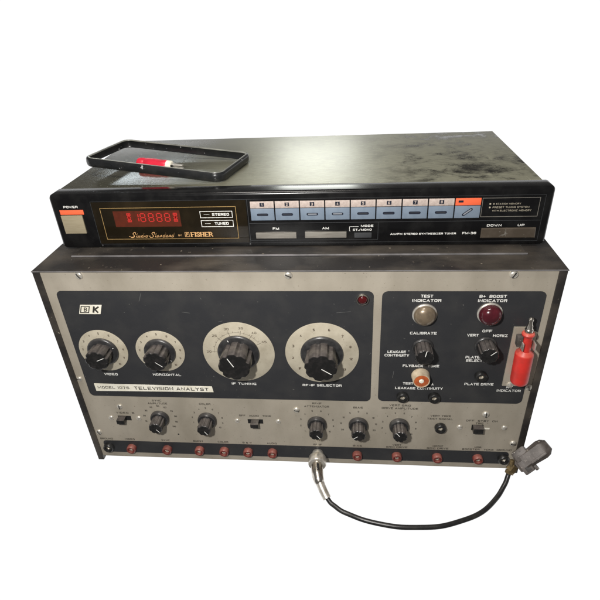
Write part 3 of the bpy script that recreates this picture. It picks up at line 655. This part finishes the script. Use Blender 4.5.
# buttons below
for nm, a, b, z0, z1, m in (('fm_button', -30.7, 4.9, 241.0, 246.4, 'button_grey'), ('am_button', 12.4, 48.3, 241.2, 246.6, 'button_grey'), ('mode_button', 55.0, 69.8, 241.0, 245.4, 'groove')):
    c = MB(); c.box(a, b, -1.6, 0.4, zt(z0), zt(z1), 0.35); part(nm, c, m, T)
c = MB()
c.loft([[(161.0, 0.4, zt(239.6)), (205.4, 0.4, zt(239.4)), (204.9, 0.4, zt(248.6)), (160.9, 0.4, zt(248.3))], [(161.0, -1.0, zt(239.6)), (205.4, -1.0, zt(239.4)), (204.9, -1.0, zt(248.6)), (160.9, -1.0, zt(248.3))],
        [(161.6, -1.5, zt(240.2)), (204.8, -1.5, zt(240.0)), (204.3, -1.5, zt(248.0)), (161.5, -1.5, zt(247.7))]])
rk = part('tuning_rocker', c, 'rocker', T)
t = MB(); t.strip([(180.6, zt(247.8)), (181.2, zt(244))], 0.4, 1.54)
for k in range(5): t.strip([(176+k*1.3, zt(241.2+k % 2)), (182.5-k*0.6, zt(243.6+0.5*k))], 0.28, 1.545+k*0.01)
part('scuff', t, 'button_grey', rk, flat=True)
# printed words
t = MB()
for s, x, z, h, w in (('POWER', -193.8, 272.3, 2.1, 13.2), ('FM', -12.9, 249.7, 2.2, 5.6), ('AM', 30.3, 249.7, 2.2, 5.8), ('MODE', 65.8, 251.4, 1.9, 10.5), ('ST./MONO', 61.7, 247.9, 1.9, 16),
                      ('DOWN', 171.1, 250.6, 2.0, 11.8), ('UP', 192.8, 250.6, 2.0, 5.4), ('AM/FM STEREO SYNTHESIZER TUNER', 113.2, 243.6, 1.7, 55), ('FM-38', 151.6, 243.8, 2.0, 11.5)):
    part('white_lettering', MB().word(s, x, zt(z), h, w, 0.055, 0.08), 'white', fascia, flat=True)
t.strip([(52.0, zt(250.8)), (50.8, zt(250.8)), (50.8, zt(246.8)), (51.6, zt(246.8))], 0.35, 0.08); t.strip([(52, zt(250.8)), (58.5, zt(250.8))], 0.3, 0.081)
part('mode_bracket', t, 'white', fascia, flat=True)
t = MB(); t.rectline(158.8, 204.3, zt(258.1), zt(274.6), 0.38, 0.09)
part('info_border', t, 'button_grey', fascia, flat=True)
t = MB()
for s, z, w, xx in (('8 STATION MEMORY', 269.4, 22, 167.6), ('PRESET TUNING SYSTEM', 266.4, 29, 167.6), ('WITH ELECTRONIC MEMORY', 263.5, 31, 167.6)):
    t.word(s, xx, zt(z), 1.4, w, 0.01, 0.09, 'L')
for z in (269.4, 266.4): t.prism(rrect(164.6, 166.0, zt(z)-0.7, zt(z)+0.7, 0.6, 3), 0.05, 0.10)
part('info_lettering', t, 'cream', fascia, flat=True)
# small screws on the fascia
for x, z in ((-173.6, 235.0), (-36.8, 235.2)):
    c = MB(); c.lathe([(0.8, 0), (0.6, 0.25)], n=12); part('fascia_pin', c, 'groove', T, (x, 0, zt(z)))

# ================================================================= BLACK BUMPER FRAME on the tuner
th, ph = 0.2064, math.radians(4.0); L_, D_ = 143.0, 73.5
ZT = H+1.5+50.2
Pfr = Vector((-61.0, 65.4, ZT+9.0))
a = Vector((-math.cos(th)*math.cos(ph), math.sin(th)*math.cos(ph), math.sin(ph))); b = Vector((math.sin(th), math.cos(th), 0)); ex = -a; n = ex.cross(b).normalized()
mt = Matrix(((ex.x, b.x, n.x), (ex.y, b.y, n.y), (ex.z, b.z, n.z))).to_4x4()
ctr = Pfr + a*L_/2 + b*D_/2 - n*8.6
mt.translation = ctr/1000
FR = thing('bumper_frame', 'empty black rounded rectangular rubber frame lying tilted at the left of the tuner lid', 'frame', mtx=mt)
def ring_path(ins, z, r=10):
    return [(x, y, z) for x, y in rrect(-L_/2+ins, L_/2-ins, -D_/2+ins, D_/2-ins, max(r-ins, 1), 10)]
c = MB()
prof = [(0.5, 0.4), (0.0, 1.4), (-0.3, 3.5), (0.0, 6.4), (0.6, 7.7), (1.5, 8.2), (2.3, 7.9), (2.6, 7.2), (2.1, 6.4), (2.1, 1.6), (2.5, 0.6), (1.8, 0.0), (1.2, 0.0)]
R = [[c.V(p) for p in ring_path(i, z)] for i, z in prof]; m_ = len(R[0])
for k in range(len(R)):
    A0, B0 = R[k], R[(k+1) % len(R)]
    for i in range(m_): c.bm.faces.new((A0[i], A0[(i+1) % m_], B0[(i+1) % m_], B0[i]))
part('frame_body', c, 'rubber', FR)
c = MB(); prof = [(1.9, 8.0), (2.1, 8.45), (3.0, 8.35), (3.2, 7.4), (2.6, 7.0)]
R = [[c.V(p) for p in ring_path(i, z)] for i, z in prof]
for k in range(len(R)):
    A0, B0 = R[k], R[(k+1) % len(R)]
    for i in range(m_): c.bm.faces.new((A0[i], A0[(i+1) % m_], B0[(i+1) % m_], B0[i]))
part('inner_lip', c, 'lip', FR)  # pale grey ring standing in for the highlight along the frame's inner top edge
# button cut-outs on the rails
c = MB()
for xx in (-48, -34, -20): c.prism(rrect(xx, xx+9, 3.0, 6.2, 1.5), D_/2+0.0, D_/2+0.5)
part('side_button', c, 'rubber', FR)

# ================================================================= RED CLIP inside the frame
CL = thing('alligator_clip', 'small red alligator clip with bare metal jaws lying inside the black frame', 'clip', (-157, 121, ZT+5.4))
CL.rotation_euler = (0, math.radians(2), math.radians(-14))
def xl(prof, n=20, sy=1.0, sz=1.0):
    c = MB(); c.loft([[(x, r*sy*math.cos(2*math.pi*i/n), r*sz*math.sin(2*math.pi*i/n)) for i in range(n)] for x, r in prof]); return c
part('red_boot', xl([(0, 3.9), (1, 5.2), (6, 5.6), (8, 4.8), (10, 5.7), (18, 5.8), (26, 5.2), (31, 5.4), (33, 4.5)], 24, 1.1, 0.9), 'clip_red', CL)
j1 = part('upper_jaw', xl([(31, 3.4), (36, 3.0), (42, 2.2), (50, 1.5)], 12, 1.0, 0.5), 'silver', CL, (0, 0, 1.2))
part('lower_jaw', xl([(31, 3.4), (36, 3.0), (42, 2.2), (50, 1.5)], 12, 1.0, 0.5), 'screw', CL, (0, 0, -1.6))
c = MB(); c.tube([(39, -3.6, 0.6), (39, 3.6, 0.6)], 1.2, 10); part('pivot_pin', c, 'black', CL)
part('white_sleeve', xl([(32, 4.2), (33, 4.9), (37, 4.6), (38, 3.6)], 18), 'plate', CL)
c = MB(); c.box(8, 40, -9.5, -5.2, -5.2, -3.0, 0.5); part('lead_tag', c, 'plate', CL)

# ================================================================= COAXIAL CABLE
CB = thing('coaxial_cable', 'black coaxial cable with a silver screw-on plug, looping in front of the instrument', 'cable', (19.4, -6, 0))
ox, oy = 19.4, -6.0
def W3(x, y, z): return (x-ox, y-oy, z)
c = MB(); zc = 20.0
c.loft([[(r*math.cos(2*math.pi*i/48)*(1+0.02*((i % 2)*2-1)*kn), -d+6.0, zc+r*math.sin(2*math.pi*i/48)*(1+0.02*((i % 2)*2-1)*kn)) for i in range(48)]
        for r, d, kn in ((5.6, 0.5, 0), (5.6, 3.5, 0), (6.6, 4.0, 0), (6.8, 6.5, 0), (8.6, 7.2, 0), (8.9, 8.0, 1), (8.9, 15.5, 1), (8.4, 16.2, 0), (6.2, 16.6, 0))])
cn = part('screw_connector', c, 'silver', CB)
pts = [W3(19.4, -16, 20), W3(19.6, -21, 19.6), W3(20.2, -26, 18.6), W3(21.2, -30, 17.2), W3(22.4, -32.6, 15.6), W3(23.2, -34.0, 14.8)]
c = MB(); c.tube(pts, [6.0, 6.0, 5.8, 5.4, 5.0, 4.2], 28); part('connector_barrel', c, 'chrome', CB)
c = MB(); c.tube([W3(20.4, -19.5, 25.6), W3(21.0, -26, 24.0)], 1.1, 8); part('bayonet_slot', c, 'hole', CB)
pts = [W3(22.8, -33.0, 15.2), W3(24.8, -37, 12.6), W3(27.4, -41, 9.6), W3(30.2, -45, 6.8)]
c = MB(); c.tube(pts, [4.2, 4.2, 4.1, 4.1], 24); part('crimp_sleeve', c, 'silver', CB)
cp = [(29.4, -44, 7.6), (33, -48, 5.6), (37.8, -51.6, 4.4), (47.3, -57.0, 3.2), (63.1, -63.6, 3), (83.9, -68.3, 3), (106.4, -69.5, 3), (133.4, -67.2, 3), (157.1, -59.5, 3), (177.3, -48.2, 3.6), (191.0, -35.5, 6.5), (199.2, -26.1, 11), (203.0, -19.8, 16), (205.0, -16.8, 20)]
def smooth(P, k=6):
    P = [Vector(p) for p in P]; q = []
    for i in range(len(P)-1):
        p0, p1, p2, p3 = P[max(i-1, 0)], P[i], P[i+1], P[min(i+2, len(P)-1)]
        for s in range(k):
            u = s/k; q.append(0.5*((2*p1)+(p2-p0)*u+(2*p0-5*p1+4*p2-p3)*u*u+(3*p1-p0-3*p2+p3)*u**3))
    q.append(P[-1]); return q
c = MB(); c.tube([W3(*p) for p in [v+Vector((0, 0.18*math.sin(i*0.7)+0.2*math.sin(i*0.31), 0.1*math.sin(i*0.6))) for i, v in enumerate(smooth(cp))]], 2.3, 16); part('cord', c, 'cable', CB)
# brass fitting at the far end
c = MB(); c.tube([W3(204.4, -17.8, 18.2), W3(205.6, -15.8, 21.0)], 4.0, 8); c.tube([W3(205.5, -16, 20.8), W3(209.5, -13.5, 25.5)], [5.0, 4.6], 6)
c.tube([W3(206.5, -14.8, 25), W3(207.2, -12, 31)], [2.6, 2.2], 10); part('brass_fitting', c, 'brass', CB)

# ================================================================= GREY ADAPTER
pA, pB = Vector((215.0, -13, 27)), Vector((238.0, -7, 47))
e1 = (pB-pA).normalized(); cam = Vector(CAM_LOC)*1000; vw = (cam-(pA+pB)/2).normalized(); e3 = (vw-e1*vw.dot(e1)).normalized(); e2 = e3.cross(e1)
mt = Matrix(((e1.x, e2.x, e3.x), (e1.y, e2.y, e3.y), (e1.z, e2.z, e3.z))).to_4x4(); mt = mt @ Matrix.Scale(0.97, 4); mt.translation = pA/1000
AD = thing('grey_adapter', 'dirty grey moulded plug adapter leaning on the lower right corner of the instrument', 'adapter', mtx=mt)
c = MB()
def xr(x, hy, hz, ch, dz=0):
    return [(x, y, z+dz) for y, z in ((hy-ch, hz), (hy, hz-ch), (hy, -hz+ch), (hy-ch, -hz), (-hy+ch, -hz), (-hy, -hz+ch), (-hy, hz-ch), (-hy+ch, hz))]
c.loft([xr(4, 7.6, 7.0, 2.5), xr(14, 8.2, 7.6, 3.0), xr(25, 9.0, 8.0, 3.5), xr(29, 8.2, 7.4, 3.4), xr(33, 5.0, 5.0, 2.0)])
part('adapter_body', c, 'grey_plug', AD)
c = MB(); c.box(-2.0, 8.5, -11.5, 3.0, -5, 5.4, 1.2); c.box(-1.0, 13.5, 1.5, 12.5, -6, 6.8, 2.2); c.box(8.3, 11.5, -13.0, -6.0, -5, 3.4, 1.0); fl = part('flange', c, 'grey_plug', AD)
c = MB(); c.box(1.2, 6.2, -10.0, -5.2, 5.0, 5.6, 0.2); part('flange_slot', c, 'grey_plug_dark', fl)
c = MB(); c.box(10, 27, -6.0, -3.6, 6.6, 8.8, 0.6); part('ridge', c, 'grey_plug', AD)
c = MB(); c.loft([[(-4, -6, -4), (-4, 5, -4), (-4, 5, 3.2), (-4, -6, 3.2)], [(0, -9, -5), (0, 9, -5), (0, 9, 4.4), (0, -9, 4.4)]]); part('tapered_nose', c, 'grey_plug', AD)
c = MB()
for xx, yy in ((3, 6), (7, 9), (6, 4), (15, 2), (20, 5)): c.box(xx, xx+1.6, yy, yy+1.2, 6.7, 7.3, 0.25) if xx < 10 else None
part('moulded_mark', c, 'grey_plug', AD)
